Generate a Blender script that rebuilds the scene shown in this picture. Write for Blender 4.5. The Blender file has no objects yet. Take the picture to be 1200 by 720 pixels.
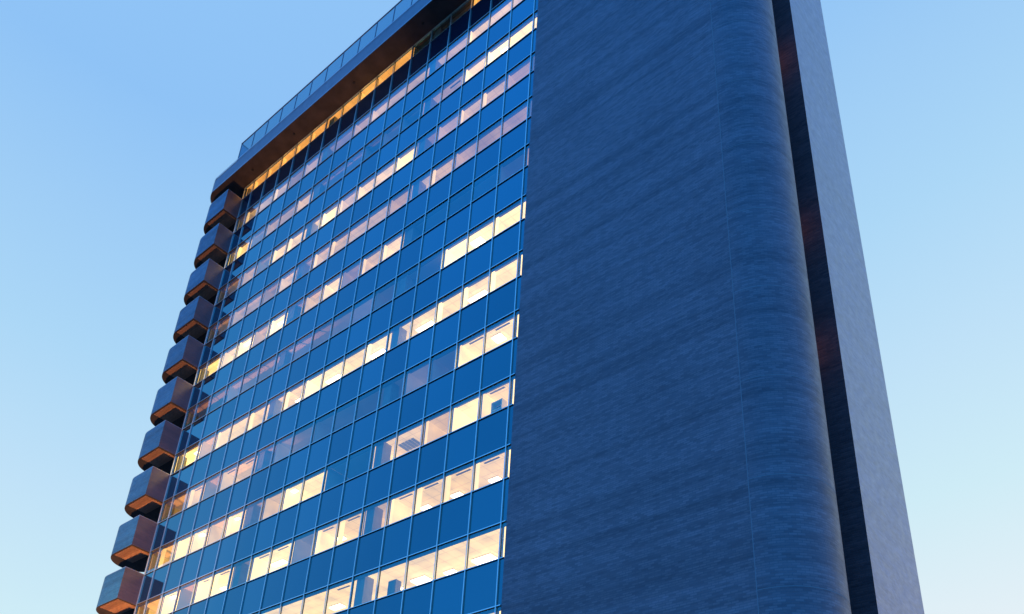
import bpy, bmesh, math, random
from mathutils import Vector, Matrix
random.seed(7)
S = bpy.context.scene
COL = S.collection
PI = math.pi

# ------------------------------------------------------------------ dimensions (metres)
BAY = 1.75                # spacing of the vertical mullions
ST = 3.65                 # storey height
Z0 = 60.16                # head of the topmost window row
FR = 0.4447               # share of a storey taken by the window
XL = -29.2                # left end of the glass wall
XB = 0.25                 # left edge of the brick wall
NROW = 16                 # window rows built
ZS = 59.86                # underside of the roof slab
CAMX, CAMY, CAMZ = 21.592, -24.329, 1.6
def head(k): return Z0 - ST * k if k else ZS - .035
def sill(k): return Z0 - ST * (k + FR)
MX = [-BAY * i for i in range(17)]            # full-bay mullions
def bay_x(b):                                  # left and right edge of bay b (0 is next to the brick)
    if b == -1: return (0.0, XB + 0.1)
    if b == 16: return (XL, MX[16])
    return (MX[b + 1], MX[b])

# ------------------------------------------------------------------ node helpers
def mat(name):
    m = bpy.data.materials.new(name); m.use_nodes = True
    nt = m.node_tree; nt.nodes.clear()
    out = nt.nodes.new('ShaderNodeOutputMaterial')
    return m, nt, out
def N(nt, t, **kw):
    n = nt.nodes.new(t)
    for k, v in kw.items():
        if k in n.inputs: n.inputs[k].default_value = v
        else: setattr(n, k, v)
    return n
def L(nt, a, b): nt.links.new(a, b)
def ramp(nt, stops, interp='LINEAR'):
    r = nt.nodes.new('ShaderNodeValToRGB'); r.color_ramp.interpolation = interp
    el = r.color_ramp.elements
    while len(el) < len(stops): el.new(0.5)
    for e, (p, c) in zip(el, stops):
        e.position = p; e.color = (*c, 1) if len(c) == 3 else c
    return r
def principled(name, col, rough=0.5, metal=0.0, spec=0.5, noise=0.0, nscale=3.0):
    m, nt, out = mat(name)
    p = N(nt, 'ShaderNodeBsdfPrincipled')
    p.inputs['Base Color'].default_value = (*col, 1)
    p.inputs['Roughness'].default_value = rough
    p.inputs['Metallic'].default_value = metal
    p.inputs['Specular IOR Level'].default_value = spec
    if noise:
        tc = N(nt, 'ShaderNodeTexCoord'); nz = N(nt, 'ShaderNodeTexNoise'); nz.inputs['Scale'].default_value = nscale
        nz.inputs['Detail'].default_value = 5
        L(nt, tc.outputs['Object'], nz.inputs['Vector'])
        r = ramp(nt, [(0.3, tuple(c * (1 - noise) for c in col)), (0.7, tuple(min(1, c * (1 + noise)) for c in col))])
        L(nt, nz.outputs['Fac'], r.inputs['Fac']); L(nt, r.outputs['Color'], p.inputs['Base Color'])
    L(nt, p.outputs[0], out.inputs[0])
    return m

def brick_mat(name, c1, c2, mortar, rough, spec, bands=0.35, bump=0.3, coat=.6, coat_ior=1.5):
    """Running-bond brick on a UV map measured in metres."""
    m, nt, out = mat(name)
    uv = N(nt, 'ShaderNodeUVMap'); uv.uv_map = 'UVMap'
    # a little irregularity so the courses are never ruler straight
    wob = N(nt, 'ShaderNodeTexNoise'); wob.inputs['Scale'].default_value = 0.5; wob.inputs['Detail'].default_value = 3
    L(nt, uv.outputs[0], wob.inputs['Vector'])
    sub = N(nt, 'ShaderNodeVectorMath', operation='SUBTRACT'); sub.inputs[1].default_value = (.5, .5, .5)
    L(nt, wob.outputs['Color'], sub.inputs[0])
    scl = N(nt, 'ShaderNodeVectorMath', operation='SCALE'); scl.inputs['Scale'].default_value = 0.02
    L(nt, sub.outputs[0], scl.inputs[0])
    add = N(nt, 'ShaderNodeVectorMath', operation='ADD'); L(nt, uv.outputs[0], add.inputs[0]); L(nt, scl.outputs[0], add.inputs[1])
    b = N(nt, 'ShaderNodeTexBrick'); b.offset = 0.5
    b.inputs['Scale'].default_value = 1.0
    b.inputs['Brick Width'].default_value = 0.25; b.inputs['Row Height'].default_value = 0.085
    b.inputs['Mortar Size'].default_value = 0.012; b.inputs['Mortar Smooth'].default_value = 0.3
    b.inputs['Bias'].default_value = -0.1
    b.inputs['Color1'].default_value = (*c1, 1); b.inputs['Color2'].default_value = (*c2, 1)
    b.inputs['Mortar'].default_value = (*mortar, 1)
    L(nt, add.outputs[0], b.inputs['Vector'])
    # course-wise tone: groups of bricks fired darker / lighter, stretched along the courses
    def streak(su, sv, lo, hi, a, c, seed):
        mp = N(nt, 'ShaderNodeMapping'); mp.inputs['Scale'].default_value = (su, sv, 1); mp.inputs['Location'].default_value = (seed, seed * 1.7, 0)
        L(nt, uv.outputs[0], mp.inputs['Vector'])
        nz = N(nt, 'ShaderNodeTexNoise'); nz.inputs['Scale'].default_value = 1.0; nz.inputs['Detail'].default_value = 6; nz.inputs['Roughness'].default_value = .65
        L(nt, mp.outputs[0], nz.inputs['Vector'])
        r = ramp(nt, [(lo, (a, a, a)), (hi, (c, c, c))]); L(nt, nz.outputs['Fac'], r.inputs['Fac'])
        return r.outputs['Color']
    col = b.outputs['Color']
    for o in (streak(0.012, 1.5, .40, .56, 1 - bands * 1.3, 1 + bands * .3, 3.1), streak(.5, 7.0, .3, .7, 1 - bands * .45, 1 + bands * .45, 9.0),
              streak(.22, .22, .3, .7, 1 - bands * .7, 1 + bands * .7, 21.0), streak(1.8, 3.0, .2, .36, 1 - bands * 1.6, 1, 33.0)):
        mx = N(nt, 'ShaderNodeMixRGB', blend_type='MULTIPLY'); mx.inputs['Fac'].default_value = 1.0
        L(nt, col, mx.inputs[1]); L(nt, o, mx.inputs[2]); col = mx.outputs[0]
    p = N(nt, 'ShaderNodeBsdfPrincipled')
    L(nt, col, p.inputs['Base Color'])
    rr = ramp(nt, [(0.3, (rough - .08,) * 3), (0.7, (rough + .1,) * 3)])
    rn = N(nt, 'ShaderNodeTexNoise'); rn.inputs['Scale'].default_value = 2.5; rn.inputs['Detail'].default_value = 6
    L(nt, uv.outputs[0], rn.inputs['Vector']); L(nt, rn.outputs['Fac'], rr.inputs['Fac'])
    L(nt, rr.outputs['Color'], p.inputs['Roughness'])
    p.inputs['Specular IOR Level'].default_value = spec
    p.inputs['Coat Weight'].default_value = coat; p.inputs['Coat Roughness'].default_value = .28; p.inputs['Coat IOR'].default_value = coat_ior
    bp = N(nt, 'ShaderNodeBump'); bp.inputs['Strength'].default_value = bump; bp.inputs['Distance'].default_value = 0.02
    inv = N(nt, 'ShaderNodeMath', operation='SUBTRACT'); inv.inputs[0].default_value = 1.0
    L(nt, b.outputs['Fac'], inv.inputs[1])
    ad = N(nt, 'ShaderNodeMath', operation='ADD'); L(nt, inv.outputs[0], ad.inputs[0])
    ns = N(nt, 'ShaderNodeTexNoise'); ns.inputs['Scale'].default_value = 40.0; ns.inputs['Detail'].default_value = 2
    L(nt, uv.outputs[0], ns.inputs['Vector']); L(nt, ns.outputs['Fac'], ad.inputs[1])
    L(nt, ad.outputs[0], bp.inputs['Height']); L(nt, bp.outputs[0], p.inputs['Normal'])
    L(nt, p.outputs[0], out.inputs[0])
    return m

M = {}
M['brick'] = brick_mat('dark_brick', (.26, .21, .20), (.155, .12, .12), (.15, .14, .145), .5, .3, coat=.13, coat_ior=1.5, bands=.20, bump=.2)
M['brick_sheen'] = brick_mat('side_brick_sheen', (.15, .21, .35), (.08, .12, .21), (.13, .17, .25), .42, .35, coat=.6, coat_ior=1.6, bands=.10, bump=.2)  # wall brick made paler and bluer, sky sheen painted into its base colour
M['recess_brick_shaded'] = brick_mat('recess_brick_shaded', (.15, .085, .075), (.08, .05, .05), (.09, .07, .07), .7, .2, coat=0, bands=.15)  # wall brick darkened, the shade of the recess is in its colour
M['brick_skylit'] = brick_mat('balcony_brick_skylit', (.04, .22, .33), (.03, .16, .25), (.03, .15, .20), .5, .2, bands=.2, coat=.12, coat_ior=1.5)  # balcony brick with blue sky light put into its colour, for outer faces
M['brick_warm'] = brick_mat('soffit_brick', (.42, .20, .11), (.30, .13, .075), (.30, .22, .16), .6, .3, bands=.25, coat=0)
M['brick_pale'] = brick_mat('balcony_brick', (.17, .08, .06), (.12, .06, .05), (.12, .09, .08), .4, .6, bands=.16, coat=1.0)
M['dark_soffit'] = principled('dark_balcony_underside', (.035, .025, .022), .8, noise=.4, nscale=1.5)  # near-black tone of the balcony underside around the warm panel
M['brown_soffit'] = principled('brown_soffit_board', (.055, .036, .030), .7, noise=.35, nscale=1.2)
M['fascia'] = principled('roof_fascia_metal', (.15, .19, .20), .42, .0, .6, noise=.15, nscale=2)
M['alu'] = principled('anodised_aluminium', (.74, .82, .68), .35, .75, .5)
M['gasket'] = principled('dark_gasket', (.03, .035, .045), .5)
M['joint'] = principled('mortar_sealant', (.24, .27, .26), .8)
M['coping'] = principled('metal_coping', (.45, .43, .42), .35, .6)
M['concrete'] = principled('interior_concrete', (.22, .21, .20), .85, noise=.2)
M['blind'] = principled('blind_box_paint', (.10, .11, .13), .6)
M['column'] = principled('interior_column_paint', (.30, .30, .31), .8, noise=.1)
M['white_paint'] = principled('white_paint', (.75, .73, .70), .5)
M['grey_metal'] = principled('grey_metal', (.16, .17, .19), .45, .2)
M['black_metal'] = principled('black_metal', (.02, .02, .022), .45, .3)
M['roof'] = principled('roof_membrane', (.12, .12, .12), .9, noise=.2)
M['asphalt'] = principled('asphalt', (.05, .05, .052), .9, noise=.25, nscale=8)
M['paving'] = principled('paving_slabs', (.20, .19, .18), .85, noise=.2, nscale=3)
M['kerb'] = principled('kerb_stone', (.28, .27, .26), .8, noise=.15)
M['paint'] = principled('road_paint', (.75, .75, .72), .7)
M['book'] = principled('blue_grey_grille', (.22, .28, .34), .4, .1)

def glass_mat(name, transparent, refl_face, refl_graze, body=(0, 0, 0)):
    m, nt, out = mat(name)
    lw = N(nt, 'ShaderNodeLayerWeight'); lw.inputs['Blend'].default_value = 0.5
    r = ramp(nt, [(0.0, refl_face), (0.42, refl_face), (0.80, refl_graze), (1.0, (.9, .95, 1))])
    L(nt, lw.outputs['Facing'], r.inputs['Fac'])
    at = N(nt, 'ShaderNodeAttribute'); at.attribute_name = 'tone'
    mx = N(nt, 'ShaderNodeMixRGB', blend_type='MULTIPLY'); mx.inputs['Fac'].default_value = 1
    L(nt, r.outputs['Color'], mx.inputs[1]); L(nt, at.outputs['Color'], mx.inputs[2])
    g = N(nt, 'ShaderNodeBsdfGlossy'); g.inputs['Roughness'].default_value = 0.012
    # very slight pillowing of the sealed panes
    tc = N(nt, 'ShaderNodeTexCoord'); nz = N(nt, 'ShaderNodeTexNoise'); nz.inputs['Scale'].default_value = .45; nz.inputs['Detail'].default_value = 1
    L(nt, tc.outputs['Object'], nz.inputs['Vector'])
    bp = N(nt, 'ShaderNodeBump'); bp.inputs['Strength'].default_value = .06; bp.inputs['Distance'].default_value = .05
    L(nt, nz.outputs['Fac'], bp.inputs['Height']); L(nt, bp.outputs[0], g.inputs['Normal'])
    L(nt, mx.outputs[0], g.inputs['Color'])
    ad = N(nt, 'ShaderNodeAddShader'); L(nt, g.outputs[0], ad.inputs[0])
    if transparent:
        t = N(nt, 'ShaderNodeBsdfTransparent'); t.inputs['Color'].default_value = (*transparent, 1)
        L(nt, t.outputs[0], ad.inputs[1])
    else:
        d = N(nt, 'ShaderNodeBsdfDiffuse'); d.inputs['Color'].default_value = (*body, 1)
        L(nt, d.outputs[0], ad.inputs[1])
    L(nt, ad.outputs[0], out.inputs[0])
    return m
M['vision'] = glass_mat('coated_window_glass', (.82, .68, .50), (.055, .21, .19), (.09, .35, .38))
M['spandrel'] = glass_mat('spandrel_glass', None, (.09, .21, .195), (.13, .36, .385), (.006, .012, .03))
def rail_glass():
    m, nt, out = mat('balustrade_glass')
    g = N(nt, 'ShaderNodeBsdfGlossy'); g.inputs['Roughness'].default_value = .03; g.inputs['Color'].default_value = (.12, .14, .12, 1)
    t = N(nt, 'ShaderNodeBsdfTransparent'); t.inputs['Color'].default_value = (.36, .51, .62, 1)
    a = N(nt, 'ShaderNodeAddShader'); L(nt, g.outputs[0], a.inputs[0]); L(nt, t.outputs[0], a.inputs[1]); L(nt, a.outputs[0], out.inputs[0])
    return m
M['rail_glass'] = rail_glass()

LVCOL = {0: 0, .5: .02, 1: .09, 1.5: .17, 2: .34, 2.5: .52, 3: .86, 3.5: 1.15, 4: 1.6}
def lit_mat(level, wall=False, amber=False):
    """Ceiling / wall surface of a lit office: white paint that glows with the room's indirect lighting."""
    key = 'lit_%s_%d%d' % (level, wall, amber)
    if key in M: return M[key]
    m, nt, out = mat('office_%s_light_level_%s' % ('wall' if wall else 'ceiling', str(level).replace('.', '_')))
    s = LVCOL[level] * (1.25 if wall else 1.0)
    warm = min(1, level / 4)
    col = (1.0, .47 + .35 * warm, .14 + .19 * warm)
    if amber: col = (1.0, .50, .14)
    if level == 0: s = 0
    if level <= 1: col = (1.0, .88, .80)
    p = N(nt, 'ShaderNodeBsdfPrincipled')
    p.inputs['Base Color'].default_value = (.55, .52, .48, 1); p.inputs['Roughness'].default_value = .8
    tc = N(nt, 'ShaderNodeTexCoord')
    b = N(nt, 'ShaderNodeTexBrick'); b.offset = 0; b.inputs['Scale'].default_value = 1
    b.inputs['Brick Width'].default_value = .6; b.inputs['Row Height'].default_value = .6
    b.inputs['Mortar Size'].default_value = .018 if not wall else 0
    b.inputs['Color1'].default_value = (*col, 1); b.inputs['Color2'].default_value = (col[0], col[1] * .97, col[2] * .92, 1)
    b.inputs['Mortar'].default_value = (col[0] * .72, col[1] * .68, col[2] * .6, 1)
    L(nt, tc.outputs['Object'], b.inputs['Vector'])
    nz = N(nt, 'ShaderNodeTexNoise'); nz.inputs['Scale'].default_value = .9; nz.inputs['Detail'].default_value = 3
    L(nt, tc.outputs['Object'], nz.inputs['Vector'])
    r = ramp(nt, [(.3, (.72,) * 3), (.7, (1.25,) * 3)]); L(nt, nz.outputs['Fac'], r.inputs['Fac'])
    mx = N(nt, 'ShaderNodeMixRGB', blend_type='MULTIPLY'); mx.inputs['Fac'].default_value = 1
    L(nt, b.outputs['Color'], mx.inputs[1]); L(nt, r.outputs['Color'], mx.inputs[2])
    L(nt, mx.outputs[0], p.inputs['Emission Color']); p.inputs['Emission Strength'].default_value = s  # emission stands in for lamplight falling on the paint
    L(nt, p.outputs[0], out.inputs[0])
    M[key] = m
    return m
def lamp_mat(name, col, s):
    m, nt, out = mat(name); e = N(nt, 'ShaderNodeEmission'); e.inputs['Color'].default_value = (*col, 1); e.inputs['Strength'].default_value = s
    L(nt, e.outputs[0], out.inputs[0]); return m
M['tube'] = lamp_mat('fluorescent_diffuser', (1, .84, .55), 7)
M['amber_glow'] = lamp_mat('amber_slot_glow', (1, .42, .14), 1.5)
M['sodium'] = lamp_mat('street_lamp_lens', (1, .55, .2), 30)

# ------------------------------------------------------------------ mesh helpers
class MB:
    """collects faces with UVs in metres and several materials, builds ONE object"""
    def __init__(s): s.v = []; s.f = []; s.uv = []; s.mi = []; s.mats = []; s.tone = []
    def m(s, name):
        mt = M[name] if isinstance(name, str) else name
        if mt not in s.mats: s.mats.append(mt)
        return s.mats.index(mt)
    def face(s, pts, m, uvs=None, tone=1.0):
        i = len(s.v); s.v += [tuple(p) for p in pts]; s.f.append(tuple(range(i, i + len(pts))))
        if uvs is None:
            n = (Vector(pts[1]) - Vector(pts[0])).cross(Vector(pts[2]) - Vector(pts[0]))
            ax = max(range(3), key=lambda a: abs(n[a]))
            uvs = [((p[1], p[2]) if ax == 0 else (p[0], p[2]) if ax == 1 else (p[0], p[1])) for p in pts]
        s.uv += uvs; s.mi.append(s.m(m)); s.tone += [tone] * len(pts)
        return s
    def box(s, x0, x1, y0, y1, z0, z1, m, faces=None):
        P = lambda x, y, z: (x, y, z)
        q = {'-y': [P(x0, y0, z0), P(x1, y0, z0), P(x1, y0, z1), P(x0, y0, z1)],
             '+y': [P(x1, y1, z0), P(x0, y1, z0), P(x0, y1, z1), P(x1, y1, z1)],
             '-x': [P(x0, y1, z0), P(x0, y0, z0), P(x0, y0, z1), P(x0, y1, z1)],
             '+x': [P(x1, y0, z0), P(x1, y1, z0), P(x1, y1, z1), P(x1, y0, z1)],
             '-z': [P(x0, y1, z0), P(x1, y1, z0), P(x1, y0, z0), P(x0, y0, z0)],
             '+z': [P(x0, y0, z1), P(x1, y0, z1), P(x1, y1, z1), P(x0, y1, z1)]}
        for k, p in q.items():
            if isinstance(m, dict): mm = m.get(k, m['*'])
            else: mm = m
            s.face(p, mm)
        return s
    def prism(s, pts, z0, z1, m_side, m_top=None, m_bot=None, closed=True):
        """vertical prism over a plan outline (counter-clockwise), brick UVs run along the outline"""
        n = len(pts); u = 0.0
        for i in range(n if closed else n - 1):
            a, b = pts[i], pts[(i + 1) % n]; d = math.hypot(b[0] - a[0], b[1] - a[1])
            s.face([(a[0], a[1], z0), (b[0], b[1], z0), (b[0], b[1], z1), (a[0], a[1], z1)], m_side,
                   [(u, z0), (u + d, z0), (u + d, z1), (u, z1)]); u += d
        if m_top: s.face([(p[0], p[1], z1) for p in pts], m_top)
        if m_bot: s.face([(p[0], p[1], z0) for p in reversed(pts)], m_bot)
        return s
    def build(s, name, parent=None, smooth=False, bevel=0.0):
        me = bpy.data.meshes.new(name); me.from_pydata(s.v, [], s.f)
        uv = me.uv_layers.new(name='UVMap')
        for i, c in enumerate(s.uv): uv.data[i].uv = c
        ca = me.color_attributes.new('tone', 'FLOAT_COLOR', 'CORNER')
        for i, t in enumerate(s.tone): ca.data[i].color = (t, t, t, 1)
        for mt in s.mats: me.materials.append(mt)
        for p, mi in zip(me.polygons, s.mi): p.material_index = mi; p.use_smooth = smooth
        if smooth or bevel:
            bm = bmesh.new(); bm.from_mesh(me); bmesh.ops.remove_doubles(bm, verts=bm.verts, dist=1e-4)
            bm.to_mesh(me); bm.free()
        me.update()
        o = bpy.data.objects.new(name, me); COL.objects.link(o)
        if parent: o.parent = parent
        if smooth:
            try: me.shade_auto = True
            except Exception: pass
            me.set_sharp_from_angle(angle=math.radians(35)) if hasattr(me, 'set_sharp_from_angle') else None
        if bevel:
            b = o.modifiers.new('bevel', 'BEVEL'); b.width = bevel; b.segments = 2; b.limit_method = 'ANGLE'
        return o
def empty(name, loc=(0, 0, 0)):
    o = bpy.data.objects.new(name, None); o.location = loc; COL.objects.link(o); o.empty_display_size = .5; return o
def tag(o, label=None, cat=None, group=None, kind=None):
    if label: o['label'] = label
    if cat: o['category'] = cat
    if group: o['group'] = group
    if kind: o['kind'] = kind
    return o
def arc(cx, cy, r, a0, a1, n):
    return [(cx + r * math.cos(math.radians(a0 + (a1 - a0) * i / n)), cy + r * math.sin(math.radians(a0 + (a1 - a0) * i / n))) for i in range(n + 1)]

# ================================================================== SETTING
g = MB(); g.face([(-1500, -1500, -.004), (1500, -1500, -.004), (1500, 1500, -.004), (-1500, 1500, -.004)], 'asphalt')
tag(g.build('ground'), kind='structure')
r = MB(); r.face([(-200, -22, 0), (200, -22, 0), (200, -13, 0), (-200, -13, 0)], 'asphalt')
for i in range(-30, 30): r.face([(i * 6, -17.6, .004), (i * 6 + 3, -17.6, .004), (i * 6 + 3, -17.45, .004), (i * 6, -17.45, .004)], 'paint')
tag(r.build('road'), kind='structure')
pv = MB(); pv.box(-200, 200, -12.85, 40, -.02, .12, 'paving'); pv.box(-200, 200, -40, -22.15, -.02, .12, 'paving')
tag(pv.build('pavement'), kind='structure')
kb = MB(); kb.box(-200, 200, -13, -12.85, -.02, .13, 'kerb'); kb.box(-200, 200, -22.15, -22, -.02, .13, 'kerb')
tag(kb.build('kerb'), kind='structure')

# ================================================================== THE TOWER
T = empty('office_tower', (0, 0, 0.12))
tag(T, 'tall dark brick office tower with a blue glass curtain wall and rounded brick end', 'building')
T.location = (0, 0, 0)

# ---- what each window shows: light level per row, bays 16 .. 0, then the sliver beside the brick
D_ = 0
LV = [
 # 16  15   14   13   12   11   10   9    8    7    6    5    4    3    2    1    0   -1
 [3,   3,   3,   3,   3,   3,   3,   3,   3.5, 3,   3,   0,   0,   0,   3,   3,   3,   3],
 [2,   2.5, 2.5, 2.5, 1.5, 2,   1.5, 1.5, 2,   2.5, 2.5, 2.5, 2.5, 2.5, 3,   3,   3,   3],
 [3.5, 3,   1,   2,   2,   2.5, .5,  .5,  .5,  0,   .5,  0,   2,   2,   3,   4,   4,   4],
 [1,   1.5, 2,   1,   3,   3,   3,   3.5, 2.5, 3,   3,   3.5, 1.5, 2,   2.5, 2.5, 2,   1],
 [1,   1.5, 2,   2,   1.5, 2.5, 1.5, 2.5, 2.5, 2.5, 2.5, 2,   2.5, 2.5, 2,   2,   2,   1],
 [3.5, 3.5, 3,   3.5, 2,   3.5, .5,  2.5, 3,   1.5, 2.5, 3,   0,   0,   0,   0,   .5,  2],
 [.5,  .5,  .5,  1,   1,   1,   1,   1,   1,   1,   1,   .5,  0,   0,   4,   4,   4,   4],
 [4,   3.5, 2,   3,   3,   3,   3,   3,   3.5, 3.5, 3.5, 3.5, 3.5, 3.5, 3.5, 3.5, 3.5, 4],
 [1.5, 2,   2.5, 1,   2.5, 2.5, .5,  1,   1,   .5,  .5,  .5,  .5,  1,   .5,  3.5, 3.5, 4],
 [2,   2.5, 3.5, 3,   2.5, 3,   1.5, 2.5, 3.5, 3.5, 0,   0,   3,   3,   2.5, 3.5, 3,   4],
 [2.5, 2.5, 3.5, 1,   3.5, 3.5, 1.5, 3.5, 3.5, 1,   3,   3,   2.5, 3,   3,   3,   3,   4],
 [3,   3,   3,   3.5, 3.5, 3.5, 3.5, 3.5, 3.5, 3.5, 3.5, 3.5, 3.5, 3.5, 3.5, 3.5, 3.5, 4],
]
while len(LV) < NROW: LV.append(random.choice(LV[7:12]))
def level(k, b): return LV[k][16 - b]

# ---- concrete storeys, ceilings, partitions and inner walls
for k in range(NROW):
    hz, sz = head(k), sill(k)
    up = sill(k - 1) if k else ZS
    c = MB()
    c.box(XL + .02, XB, .07, 9.5, hz + .012, up - .012, 'concrete')
    c.build('floor_slab', T)
    ce = MB(); wa = MB()
    for b in range(-1, 17):
        xa, xb_ = bay_x(b)
        if b == 16: xa += .03
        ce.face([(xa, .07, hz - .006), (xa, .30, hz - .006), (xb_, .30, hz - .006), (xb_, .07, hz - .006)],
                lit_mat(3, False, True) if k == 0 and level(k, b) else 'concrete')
    for b in range(-1, 17):
        x0, x1 = bay_x(b); lv = level(k, b)
        if b == 16: x0 += .03
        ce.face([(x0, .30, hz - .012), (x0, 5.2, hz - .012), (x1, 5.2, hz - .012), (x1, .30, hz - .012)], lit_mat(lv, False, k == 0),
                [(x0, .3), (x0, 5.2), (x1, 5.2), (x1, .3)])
        # back wall of the room
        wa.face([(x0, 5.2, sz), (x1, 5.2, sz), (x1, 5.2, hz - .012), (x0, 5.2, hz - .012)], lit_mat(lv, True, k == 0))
    ce.build('ceiling', T)
    if k: bb = MB(); bb.box(XL + .06, XB, .075, .10, hz - .17, hz - .008, 'blind'); bb.build('blind_box', T)
    fi = MB(); nf = 0
    for b in range(0, 16):
        lv = level(k, b)
        if lv < 2.5 or b in (4, 10) or random.random() < .45: continue
        x0 = bay_x(b)[0]; fi = MB()
        fi.box(x0 - .05, x0 + .05, .14, .14 + random.choice((.14, .18, .22)), sz, hz - .016, lit_mat(min(4, lv + .5), True, k == 0)); fi.build('pier', T)  # lamplight on the pier is put in as emission
    # partitions where one room ends and the next begins
    for b in range(-1, 17):
        if b < 16 and abs(level(k, b) - level(k, b + 1)) < .4 and not (b == 15): continue
        if b == 16 or b == 15: pass
        xw = bay_x(b)[0] + (.05 if b == 16 else 0)
        lw = level(k, b); ln = level(k, b + 1) if b < 16 else 0
        z0, z1 = sz, hz - .014
        d0 = .13
        if b == 15 : continue
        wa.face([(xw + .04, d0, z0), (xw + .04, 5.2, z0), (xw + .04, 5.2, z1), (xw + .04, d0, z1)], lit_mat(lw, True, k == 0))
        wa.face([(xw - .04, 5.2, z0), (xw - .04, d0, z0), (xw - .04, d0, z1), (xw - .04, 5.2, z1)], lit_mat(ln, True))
        wa.face([(xw - .04, d0, z0), (xw + .04, d0, z0), (xw + .04, d0, z1), (xw - .04, d0, z1)], 'column')
    wa.build('inner_wall', T)
co = []
for b in (4, 10, 16):
    x0 = bay_x(b)[0] + .06
    if b == 16: x0 = XL + .08
    for k in range(NROW):
        c = MB(); c.box(x0, x0 + (.55 if b != 16 else .2), .16, .70, sill(k), head(k) - .02, 'column'); c.build('column', T)

# ---- ceiling lights: real fittings of their own, hung in the rooms
ordn = {0: 'first', 1: 'second', 2: 'third', 3: 'fourth', 4: 'fifth', 5: 'sixth', 6: 'seventh', 7: 'eighth', 8: 'ninth', 9: 'tenth', 10: 'eleventh',
        11: 'twelfth', 12: 'thirteenth', 13: 'fourteenth', 14: 'fifteenth', 15: 'sixteenth', 16: 'seventeenth'}
rown = {11: 'lowest full window row', 10: 'second lowest window row', 9: 'third lowest window row', 8: 'fourth lowest window row',
        7: 'long fully lit window row', 6: 'row above the long lit one', 5: 'seventh lowest window row',
        2: 'third window row from top'}
def fitting_meshes():
    f = MB(); f.box(-.5, .5, -.16, .16, .012, .06, 'white_paint'); fo = f.build('housing')
    d = MB(); d.box(-.49, .49, -.15, .15, -.05, .011, 'tube'); do = d.build('diffuser')
    a, b = fo.data, do.data
    bpy.data.objects.remove(fo); bpy.data.objects.remove(do)
    return a, b
FM, DM = fitting_meshes()
def ceiling_light(k, b, v=.75, sx=1.0, sy=1.0, u=.5):
    """v: how far down the window it shows, u: how far across"""
    hz = head(k); x0, x1 = bay_x(b)
    vis = ST * FR * abs(CAMY) / (hz - ST * FR * v - CAMZ)
    dy = min(max(vis * v, .5), 4.6)
    xs = x0 + (x1 - x0) * u - (CAMX - (x0 + x1) / 2) / abs(CAMY) * dy
    # keep it in the room that is seen through this window
    lb = b
    while lb < 16 and abs(level(k, lb) - level(k, lb + 1)) < .4: lb += 1
    lo = bay_x(lb)[0] + .1 + .5 * sx
    if xs < lo:
        t = (x0 + (x1 - x0) * u - lo) / max(.01, (x0 + (x1 - x0) * u - xs)); dy = max(.5, dy * max(t, .2)); xs = lo
    e = empty('ceiling_light', (xs, dy, hz - .09)); e.scale = (sx, sy, 1)
    tag(e, 'ceiling light glowing in window %s from the brick, %s' % (ordn[b], rown[k]), 'ceiling light', 'ceiling lights glowing inside the offices')
    for n, me in (('housing', FM), ('diffuser', DM)):
        o = bpy.data.objects.new(n, me); COL.objects.link(o); o.parent = e
for b, v, sx, sy, u in ((0, .82, 1.1, 1.6, .55), (1, .85, .6, .8, .5), (2, .80, .9, 1.5, .55), (3, .8, .5, 1, .75), (5, .75, .8, 1.2, .5), (7, .8, .7, 1, .5)):
    ceiling_light(11, b, v, sx, sy, u)
for b, v, sx, sy, u in ((0, .85, .55, 1.0, .72), (1, .85, .55, 1.0, .5), (2, .85, .55, 1.0, .45), (5, .85, .5, 1, .2), (8, .7, 1.0, 1.1, .5), (11, .8, .5, .8, .8), (14, .85, .5, .8, .8)):
    ceiling_light(10, b, v, sx, sy, u)
for b, v, sx, sy, u in ((8, .75, .35, .8, .6), (11, .7, .35, .6, .7), (13, .85, .4, .8, .7)):
    ceiling_light(9, b, v, sx, sy, u)
ceiling_light(8, 0, .62, .55, 1.5, .5)
for b in (1, 3, 5, 7): ceiling_light(7, b, .80, 1.15, 1.0, .62)
ceiling_light(7, 9, .85, .5, .6, .9)
ceiling_light(6, 1, .72, .72, 1.5, .42)
ceiling_light(5, 13, .8, .7, .7, .5)
ceiling_light(5, 11, .85, .6, .5, .8)
ceiling_light(2, 1, .8, .5, .7, .85)
ceiling_light(7, 15, .85, .4, .6, .9)

# ---- air vents let into the ceilings of the lower offices
for k, bays in ((11, (5,)), (10, (0, 1, 2, 3, 5, 6, 8, 9, 11, 12, 14)), (9, (0,)), (8, (0, 1, 11, 12, 14)), (2, (3,))):
    for b in bays:
        x0, x1 = bay_x(b); v = .24 if k != 2 else .6
        dy = ST * FR * abs(CAMY) / (head(k) - CAMZ) * v
        xs = (x0 + x1) / 2 - (CAMX - (x0 + x1) / 2) / abs(CAMY) * dy + (.25 if b % 2 else .1)
        m = MB(); m.box(xs - .42, xs + .42, max(.36, dy - .045), max(.36, dy - .045) + .09, head(k) - .03, head(k) - .016, 'grey_metal'); m.build('air_vent', T)

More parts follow.
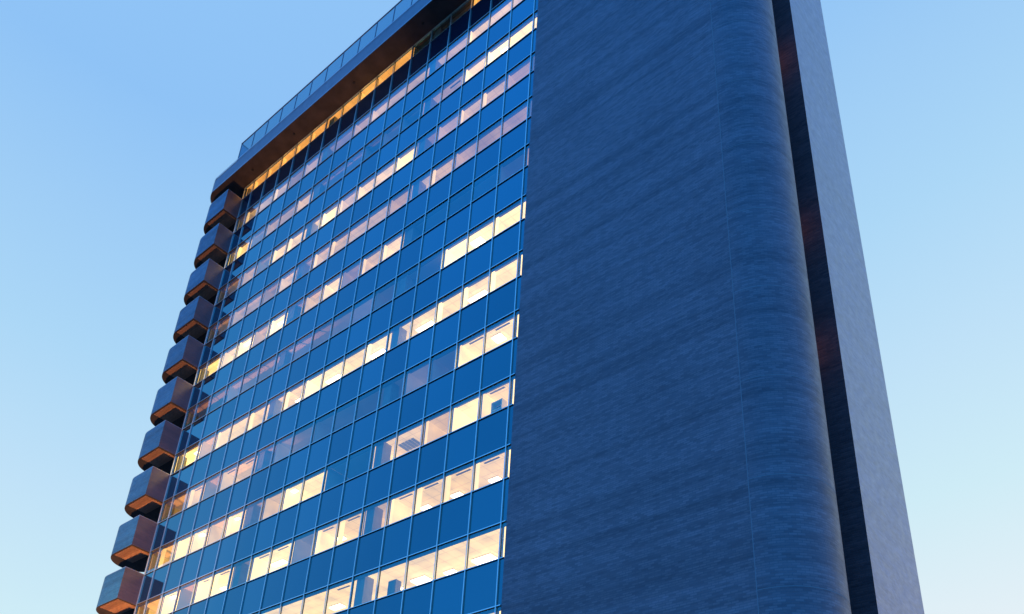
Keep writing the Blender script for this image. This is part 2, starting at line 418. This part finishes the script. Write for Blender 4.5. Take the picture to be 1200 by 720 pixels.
# ---- things on the window ledges
def shelf(k, b, u, w, h, label):
    x0, x1 = bay_x(b); x = x0 + (x1 - x0) * u; z = sill(k)
    e = empty('cabinet', (x, .45, z)); tag(e, label, 'cabinet')
    m = MB(); m.box(-w / 2, -w / 2 + .05, -.15, .2, 0, h, 'white_paint'); m.build('side_panel', e)
    m = MB(); m.box(w / 2 - .05, w / 2, -.15, .2, 0, h, 'white_paint'); m.build('side_panel', e)
    m = MB(); m.box(-w / 2 + .052, w / 2 - .052, .16, .19, 0, h - .052, 'grey_metal'); m.build('back_panel', e)
    for i in range(3):
        zz = (h - .05) * i / 2
        m = MB(); m.box(-w / 2 + .052, w / 2 - .052, -.14, .158, zz, zz + .05, 'white_paint'); m.build('shelf', e)
shelf(9, 0, .42, .62, .95, 'white framed open cabinet on the ledge of the window nearest the brick wall')
e = empty('cabinet', (bay_x(3)[0] + .55, .45, sill(11))); tag(e, 'grey cupboard standing behind the fourth window, lowest full window row', 'cabinet')
m = MB(); m.box(-.24, .24, -.14, .2, .0, .95, 'grey_metal'); m.build('carcass', e, bevel=.01)
m = MB(); m.box(-.22, -.005, -.16, -.142, .03, .92, 'grey_metal'); m.build('door', e)
m = MB(); m.box(.005, .22, -.16, -.142, .03, .92, 'grey_metal'); m.build('door', e)
# large square ceiling grille of the room with the blue-grey blinds
x0, x1 = bay_x(3); dyg = 1.15
m = MB(); xg = x0 - .3
for i in range(5): m.box(xg - .5 + i * .22, xg - .34 + i * .22, dyg - .35, dyg + .3, head(9) - .06, head(9) - .02, 'book')
m.build('ceiling_grille', T)

# ---- glass: every window bay and every spandrel bay, the 100 largest in view as parts of their own
def pane(k, b, vision):
    x0, x1 = bay_x(b)
    if b == -1: x1 = XB + .12
    if vision: z1, z0 = head(k), sill(k)
    else: z1, z0 = sill(k), head(k + 1)
    return x0 + .001, x1 - .001, z0 + .001, z1 - .001
def size_in_view(x, z):
    d = (Vector((x, 0, z)) - Vector((CAMX, CAMY, CAMZ))).length
    return 1 / d
for vision in (True, False):
    cells = []
    for k in range(NROW):
        for b in range(-1, 17):
            p = pane(k, b, vision)
            if p[2] < 3: continue
            inview = (k <= 11) and not (k == 11 and b > 8) and not (k == 0 and b < 2)
            cells.append((0 if (inview and b != -1) else 1, -size_in_view(p[0], p[2]), k, b, p))
    cells.sort()
    rest = MB(); nm = 'window' if vision else 'spandrel_panel'; mt = 'vision' if vision else 'spandrel'
    for i, (_, _, k, b, (x0, x1, z0, z1)) in enumerate(cells):
        tone = 1 + random.uniform(-.10, .10)
        tl = random.uniform(-.0012, .0012); tw = random.uniform(-.0015, .0015)
        q = [(x0, -tl, z0), (x1, tw, z0), (x1, tl, z1), (x0, -tw, z1)]
        if i < 100:
            MB().face(q, mt, tone=tone).build(nm, T)
        else: rest.face(q, mt, tone=tone)
    tag(rest.build(nm, T), kind='stuff')

# ---- mullions and transoms
for i in range(18):
    x = MX[i] if i < 17 else XL
    m = MB(); m.box(x - .021, x + .021, -.07, -.003, 4, ZS, 'alu'); m.box(x - .029, x + .029, -.008, .05, 4, ZS - .001, 'gasket')
    m.build('mullion', T)
edges = sorted(MX + [XL]) + [XB]
for k in range(NROW):
    for nm_z, tk in ((head(k), .021), (sill(k), .018)):
        m = MB()
        for a, c in zip(edges[:-1], edges[1:]):
            m.box(a + .0215, c - .0215, -.055, -.004, nm_z - tk, nm_z + tk, {'*': 'gasket', '-y': 'alu', '+z': 'alu', '-z': 'gasket'})
        m.build('transom', T)
m = MB(); m.box(XL, XB, -.07, -.003, ZS - .07, ZS - .004, 'alu'); m.build('head_rail', T)

# ---- roof slab with its rounded left nose, soffit, fascia and glass balustrade
RD = 1.47
def nose(cx, r, ya, n=28): return arc(cx, ya + r, r, 270, 90, n)      # from the front round to the back (through -x)
def stadium(xr, cx, r, ya, yb_right=None, n=28):
    p = [(xr, ya)] + []
    a = [(cx + r * math.cos(math.radians(t)), ya + r + r * math.sin(math.radians(t))) for t in [270 - 180 * i / n for i in range(n + 1)]]
    out = [(xr, ya)] + a + [(xr, ya + 2 * r)]
    return list(reversed(out))        # counter-clockwise
out = stadium(XB, -31.45, RD + .05, -RD)
# the slab runs on behind over the whole roof
m = MB()
front = [(XB, -RD)] + [(-31.45 + (RD + .02) * math.cos(math.radians(270 - 180 * i / 28)), (RD + .02) * math.sin(math.radians(270 - 180 * i / 28))) for i in range(29)]
front[1] = (-31.45, -RD)
plan = list(reversed(front + [(XL, RD + .02), (XL, 9.5), (XB, 9.5)]))
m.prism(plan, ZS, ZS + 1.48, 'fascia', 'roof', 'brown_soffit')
m.build('roof_slab', T, smooth=True)
m = MB()
lip = [(x, y) for x, y in front]
lip_out = [(XB, -RD - .03)] + [(-31.45 + (RD + .05) * math.cos(math.radians(270 - 180 * i / 28)), (RD + .05) * math.sin(math.radians(270 - 180 * i / 28))) for i in range(29)]
for a, b_ in zip(lip_out[:-1], lip_out[1:]):
    m.face([(b_[0], b_[1], ZS + 1.40), (a[0], a[1], ZS + 1.40), (a[0], a[1], ZS + 1.52), (b_[0], b_[1], ZS + 1.52)], 'coping')
    m.face([(b_[0], b_[1], ZS - .03), (a[0], a[1], ZS - .03), (a[0], a[1], ZS + .04), (b_[0], b_[1], ZS + .04)], 'coping')
m.build('drip_edge', T, smooth=True)
for xx in (-27.3, -22.2, -15.6, -8.9, -2.2):
    m = MB(); m.prism(list(arc(xx, -.75, .09, 0, 330, 11)), ZS - .05, ZS - .002, 'black_metal', None, 'black_metal'); m.build('downlight', T)

BAL = empty('balustrade'); BAL.parent = T
zr0, zr1 = ZS + 1.5, ZS + 3.42
yr = -RD + .03
xs = [-28.8 + i * 1.75 for i in range(17)]
for i, x in enumerate(xs):
    m = MB(); m.box(x - .025, x + .025, yr - .02, yr + .03, zr0, zr1, 'grey_metal')
    m.build('post', BAL)
    if i < len(xs) - 1 or True:
        x2 = xs[i + 1] - .03 if i < len(xs) - 1 else XB
        m = MB(); m.box(x + .03, x2, yr, yr + .018, zr0 + .05, zr1 - .05, 'rail_glass'); m.build('glass_panel', BAL)
m = MB(); m.box(-28.86, XB, yr - .03, yr + .04, zr1, zr1 + .07, 'grey_metal'); m.build('handrail', BAL)
m = MB(); m.box(-28.86, -28.80, yr, 9, zr1, zr1 + .07, 'grey_metal'); m.box(-28.84, -28.822, yr + .05, 9, zr0 + .05, zr1 - .05, 'rail_glass'); m.build('side_rail', BAL)
# plant room behind the balustrade: pale cladding with raking struts, seen through the glass
m = MB(); m.box(-27.5, XB - .2, 1.2, 8.5, ZS + 1.48, ZS + 2.9, 'grey_metal'); m.build('plant_room', T)

# ---- balconies: brick boxes with a semicircular left nose, one per storey
def balcony(k):
    zt, zb = sill(k), head(k + 1) - .06
    cx, cy, r = -31.42, .08, 1.43
    outer = [(XL - .01, cy - r)] + [(cx + r * math.cos(math.radians(270 - 180 * i / 26)), cy + r * math.sin(math.radians(270 - 180 * i / 26))) for i in range(27)] + [(XL - .01, cy + r)]
    ccw = list(reversed(outer))
    m = MB(); m.prism(ccw, zb, zt, 'brick_skylit', None, 'dark_soffit')
    m.mi[0 if abs(ccw[0][0] - ccw[1][0]) < .02 else len(ccw) - 1] = m.m('brick_pale')
    # inner faces of the parapet and its floor
    ri = r - .22
    inner = [(XL - .23, cy - ri)] + [(cx + ri * math.cos(math.radians(270 - 180 * i / 26)), cy + ri * math.sin(math.radians(270 - 180 * i / 26))) for i in range(27)] + [(XL - .23, cy + ri)]
    m.prism(inner, zb + .9, zt, 'brick_pale')
    m.face([(p[0], p[1], zb + .9) for p in reversed(inner)], 'concrete')
    o = m.build('balcony', T, smooth=True)
    c = MB()
    for a, b_, e1, f1 in zip(outer[:-1], outer[1:], inner[:-1], inner[1:]):
        c.face([(a[0], a[1], zt + .03), (e1[0], e1[1], zt + .03), (f1[0], f1[1], zt + .03), (b_[0], b_[1], zt + .03)], 'coping')
        c.face([(b_[0], b_[1], zt), (a[0], a[1], zt), (a[0], a[1], zt + .03), (b_[0], b_[1], zt + .03)], 'coping')
        c.face([(e1[0], e1[1], zt), (f1[0], f1[1], zt), (f1[0], f1[1], zt + .03), (e1[0], e1[1], zt + .03)], 'coping')
    c.face([(outer[0][0], outer[0][1], zt), (outer[0][0], cy + r, zt), (outer[0][0], cy + r, zt + .03), (outer[0][0], outer[0][1], zt + .03)], 'coping')
    c.build('coping', o)
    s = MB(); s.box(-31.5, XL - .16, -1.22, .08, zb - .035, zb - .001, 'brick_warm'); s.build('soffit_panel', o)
for k in range(0, 15): balcony(k)

# ---- brick service wing
ZT = 66.0
YB = -.02
XJ, RR = 10.32, 1.864
RZ = (42.9, 32.2, 25.9)
joint_z = [41.17, 37.33, 33.50, 29.94, 26.1, 22.15, 18.25, 14.35, 10.5, 6.6, 45.0, 48.9, 52.7, 56.5, 60.3]
m = MB(); m.prism([(XJ - .012, YB), (XJ - .012, 3.6), (XB, 3.6), (XB, YB)][::-1], 0.1, ZT, 'brick', 'roof')
bw = m.build('brick_wall', T)
m = MB(); m.box(XJ - .013, XJ + .013, YB - .004, YB + .05, .1, ZT, 'joint'); m.build('sealant_joint', bw)
m = MB()
nosep = arc(XJ + .012, YB + RR, RR, -90, 90, 40)
u = XJ; 
for a, b_ in zip(nosep[:-1], nosep[1:]):
    d = math.hypot(b_[0] - a[0], b_[1] - a[1])
    m.face([(a[0], a[1], .1), (b_[0], b_[1], .1), (b_[0], b_[1], ZT), (a[0], a[1], ZT)], 'brick', [(u, 0), (u + d, 0), (u + d, ZT), (u, ZT)]); u += d
m.face([(p[0], p[1], ZT) for p in nosep], 'roof')
rb = m.build('rounded_wall_end', T, smooth=True)
for z in joint_z:
    m = MB(); c1 = arc(XJ + .012, YB + RR, RR + .004, -90, 60, 34)
    for a, b_ in zip(c1[:-1], c1[1:]): m.face([(a[0], a[1], z - .013), (b_[0], b_[1], z - .013), (b_[0], b_[1], z + .013), (a[0], a[1], z + .013)], 'joint')
    m.build('sealant_joint', rb, smooth=True)
# recess between the rounded end and the rear block
m = MB(); m.box(1.0, XJ - .6, 3.602, 4.39, .1, ZT - 1, 'brick'); m.build('recess_wall', T)
rec = MB(); rec.box(XB, 12.23, 4.4, 9.2, .1, ZT, {'*': 'brick', '+x': 'brick_sheen', '-y': 'recess_brick_shaded', '+z': 'roof'}); rec.build('rear_block', T)
# unseen amber panels added behind the rounded end to light the recess
for z, hh in ((RZ[0], .9), (RZ[1], .6), (RZ[2], .6)):
    m = MB(); t0, t1 = math.radians(56), math.radians(66)
    P = [(XJ + .012 + (RR + .02) * math.cos(t), YB + RR + (RR + .02) * math.sin(t)) for t in (t0, t1)]
    m.prism([P[0], P[1], (P[1][0] - .06, P[1][1] - .12), (P[0][0] - .06, P[0][1] - .12)], z - hh, z + hh, 'amber_glow', 'grey_metal', 'grey_metal')
    m.build('recess_glow_panel', T)
# ---- side and rear envelope of the glass block
m = MB(); m.box(XL, XL + .018, .06, 9.5, .1, ZS - .02, 'brick'); m.build('end_wall', T)
m = MB(); m.box(XL, XB - .02, 9.502, 9.7, .1, ZS, 'brick'); m.build('rear_wall', T)
m = MB(); m.box(XL + .1, XB - .02, 3.0, 9.4, .1, 4, 'concrete'); m.build('lobby_core', T)
m = MB(); m.box(XL, XB, -.02, .06, 3.4, 4.2, 'fascia'); m.build('lobby_fascia', T)

# ================================================================== STREET LAMPS (they throw the orange light on the undersides of the balconies)
def street_lamp(x, y, label, power, target=(-31, 0, 36)):
    e = empty('street_lamp', (x, y, .12)); tag(e, label, 'street lamp', 'street lamps along the pavement')
    m = MB(); ring = lambda r: arc(0, 0, r, 0, 345, 23)
    m.prism(ring(.14), 0, .9, 'grey_metal', 'grey_metal'); m.prism(ring(.075), .9, 8.2, 'grey_metal', 'grey_metal'); m.build('pole', e, smooth=True)
    m = MB(); m.box(-.05, .05, 0, 1.4, 8.1, 8.2, 'grey_metal'); m.build('arm', e, bevel=.02)
    h = MB(); h.box(-.16, .16, 1.2, 1.9, 8.2, 8.32, 'grey_metal'); h.build('lamp_head', e, bevel=.03)
    h = MB(); h.box(-.12, .12, 1.3, 1.8, 8.16, 8.2, 'sodium'); h.build('lens', e)
    l = bpy.data.lights.new('street_light', 'SPOT'); l.energy = power; l.spot_size = math.radians(66); l.spot_blend = .5; l.color = (1, .46, .16); l.shadow_soft_size = .3
    lo = bpy.data.objects.new('street_light', l); lo.location = (0, 1.55, 8.5); lo.parent = e; lo.rotation_euler = (Vector(target) - Vector((x, y + 1.55, 8.6))).to_track_quat('-Z', 'Y').to_euler(); COL.objects.link(lo)
street_lamp(-24.0, -13.4, 'tall grey street lamp with orange light, at the balcony end of the tower', 34000)


# ================================================================== SKY, SUN, CAMERA
W = bpy.data.worlds.new('World'); S.world = W; W.use_nodes = True
nt = W.node_tree; nt.nodes.clear()
wo = N(nt, 'ShaderNodeOutputWorld'); bg = N(nt, 'ShaderNodeBackground'); L(nt, bg.outputs[0], wo.inputs[0])
SUN_EL, SUN_AZ = math.radians(3.0), math.radians(62)      # afterglow, low behind the right of the tower
tc = N(nt, 'ShaderNodeTexCoord'); sp = N(nt, 'ShaderNodeSeparateXYZ'); L(nt, tc.outputs['Generated'], sp.inputs[0])
fr = ramp(nt, [(0.0, (1.0, .93, .90)), (.20, (.80, .897, .957)), (.33, (.638, .863, .956)), (.45, (.539, .776, .965)), (.57, (.423, .70, .956)), (.67, (.352, .624, .947)), (.75, (.285, .56, .947)), (.86, (.29, .57, .955)), (1.0, (.10, .42, 1.3))])
bk = ramp(nt, [(0.0, (.14, .42, .95)), (.30, (.06, .52, 1.75)), (.65, (.045, .47, 1.75)), (1.0, (.045, .45, 1.75))])
# lighter towards the afterglow, deeper blue behind the viewer
dot = N(nt, 'ShaderNodeVectorMath', operation='DOT_PRODUCT'); dot.inputs[1].default_value = (math.sin(math.radians(20)), math.cos(math.radians(20)), 0)
dot2 = N(nt, 'ShaderNodeVectorMath', operation='DOT_PRODUCT'); dot2.inputs[1].default_value = (-.5, .866, 0); L(nt, tc.outputs['Generated'], dot2.inputs[0])
L(nt, tc.outputs['Generated'], dot.inputs[0])
dm = N(nt, 'ShaderNodeMath', operation='MAXIMUM'); L(nt, dot.outputs['Value'], dm.inputs[0]); dm.inputs[1].default_value = 0
ds = N(nt, 'ShaderNodeMath', operation='MULTIPLY'); L(nt, dm.outputs[0], ds.inputs[0]); ds.inputs[1].default_value = -.23
da = N(nt, 'ShaderNodeMath', operation='ADD'); L(nt, ds.outputs[0], da.inputs[0]); L(nt, sp.outputs['Z'], da.inputs[1])
L(nt, da.outputs[0], fr.inputs['Fac']); L(nt, sp.outputs['Z'], bk.inputs['Fac'])
mr = N(nt, 'ShaderNodeMapRange'); mr.interpolation_type = 'SMOOTHSTEP'
mr.inputs['From Min'].default_value = -.25; mr.inputs['From Max'].default_value = .38
L(nt, dot2.outputs['Value'], mr.inputs['Value'])
mx = N(nt, 'ShaderNodeMixRGB'); L(nt, mr.outputs[0], mx.inputs['Fac']); L(nt, bk.outputs[0], mx.inputs[1]); L(nt, fr.outputs[0], mx.inputs[2])
sky = N(nt, 'ShaderNodeTexSky'); sky.sky_type = 'NISHITA'; sky.sun_disc = False; sky.sun_elevation = SUN_EL; sky.sun_rotation = SUN_AZ
sc = N(nt, 'ShaderNodeVectorMath', operation='SCALE'); sc.inputs['Scale'].default_value = .05; L(nt, sky.outputs[0], sc.inputs[0])
m2 = N(nt, 'ShaderNodeMixRGB'); m2.inputs['Fac'].default_value = .03; L(nt, mx.outputs[0], m2.inputs[1]); L(nt, sc.outputs[0], m2.inputs[2])
L(nt, m2.outputs[0], bg.inputs['Color']); bg.inputs['Strength'].default_value = 1.0
sl = bpy.data.lights.new('sun', 'SUN'); sl.energy = .035; sl.angle = math.radians(20); sl.color = (1, .66, .72)
so = bpy.data.objects.new('sun', sl); COL.objects.link(so)
d = -Vector((math.sin(SUN_AZ) * math.cos(SUN_EL), math.cos(SUN_AZ) * math.cos(SUN_EL), math.sin(SUN_EL + .15)))
so.rotation_euler = d.to_track_quat('-Z', 'Y').to_euler(); so.location = (60, 20, 60)

cam = bpy.data.cameras.new('camera'); co_ = bpy.data.objects.new('camera', cam); COL.objects.link(co_); S.camera = co_
RM = [[0.727995, 0.680228, 0.085518], [-0.266414, 0.39562, -0.878925], [-0.631702, 0.617069, 0.469232]]
right = Vector(RM[0]).normalized(); fw = Vector(RM[2]); fw = (fw - right * fw.dot(right)).normalized(); upv = right.cross(fw)
mw = Matrix(((right.x, upv.x, -fw.x, CAMX), (right.y, upv.y, -fw.y, CAMY), (right.z, upv.z, -fw.z, CAMZ), (0, 0, 0, 1)))
co_.matrix_world = mw
cam.sensor_fit = 'HORIZONTAL'; cam.sensor_width = 36; cam.lens = 36 * 1103.62 / 1200
cam.shift_x = 83.0 / 1200; cam.shift_y = 276.5 / 1200
cam.clip_end = 5000; cam.clip_start = .1

S.render.engine = 'CYCLES'
S.cycles.max_bounces = 8; S.cycles.glossy_bounces = 4; S.cycles.transparent_max_bounces = 12
S.view_settings.view_transform = 'Standard'; S.view_settings.look = 'None'; S.view_settings.exposure = 0; S.view_settings.gamma = 1
S.render.resolution_x = 1024; S.render.resolution_y = 614
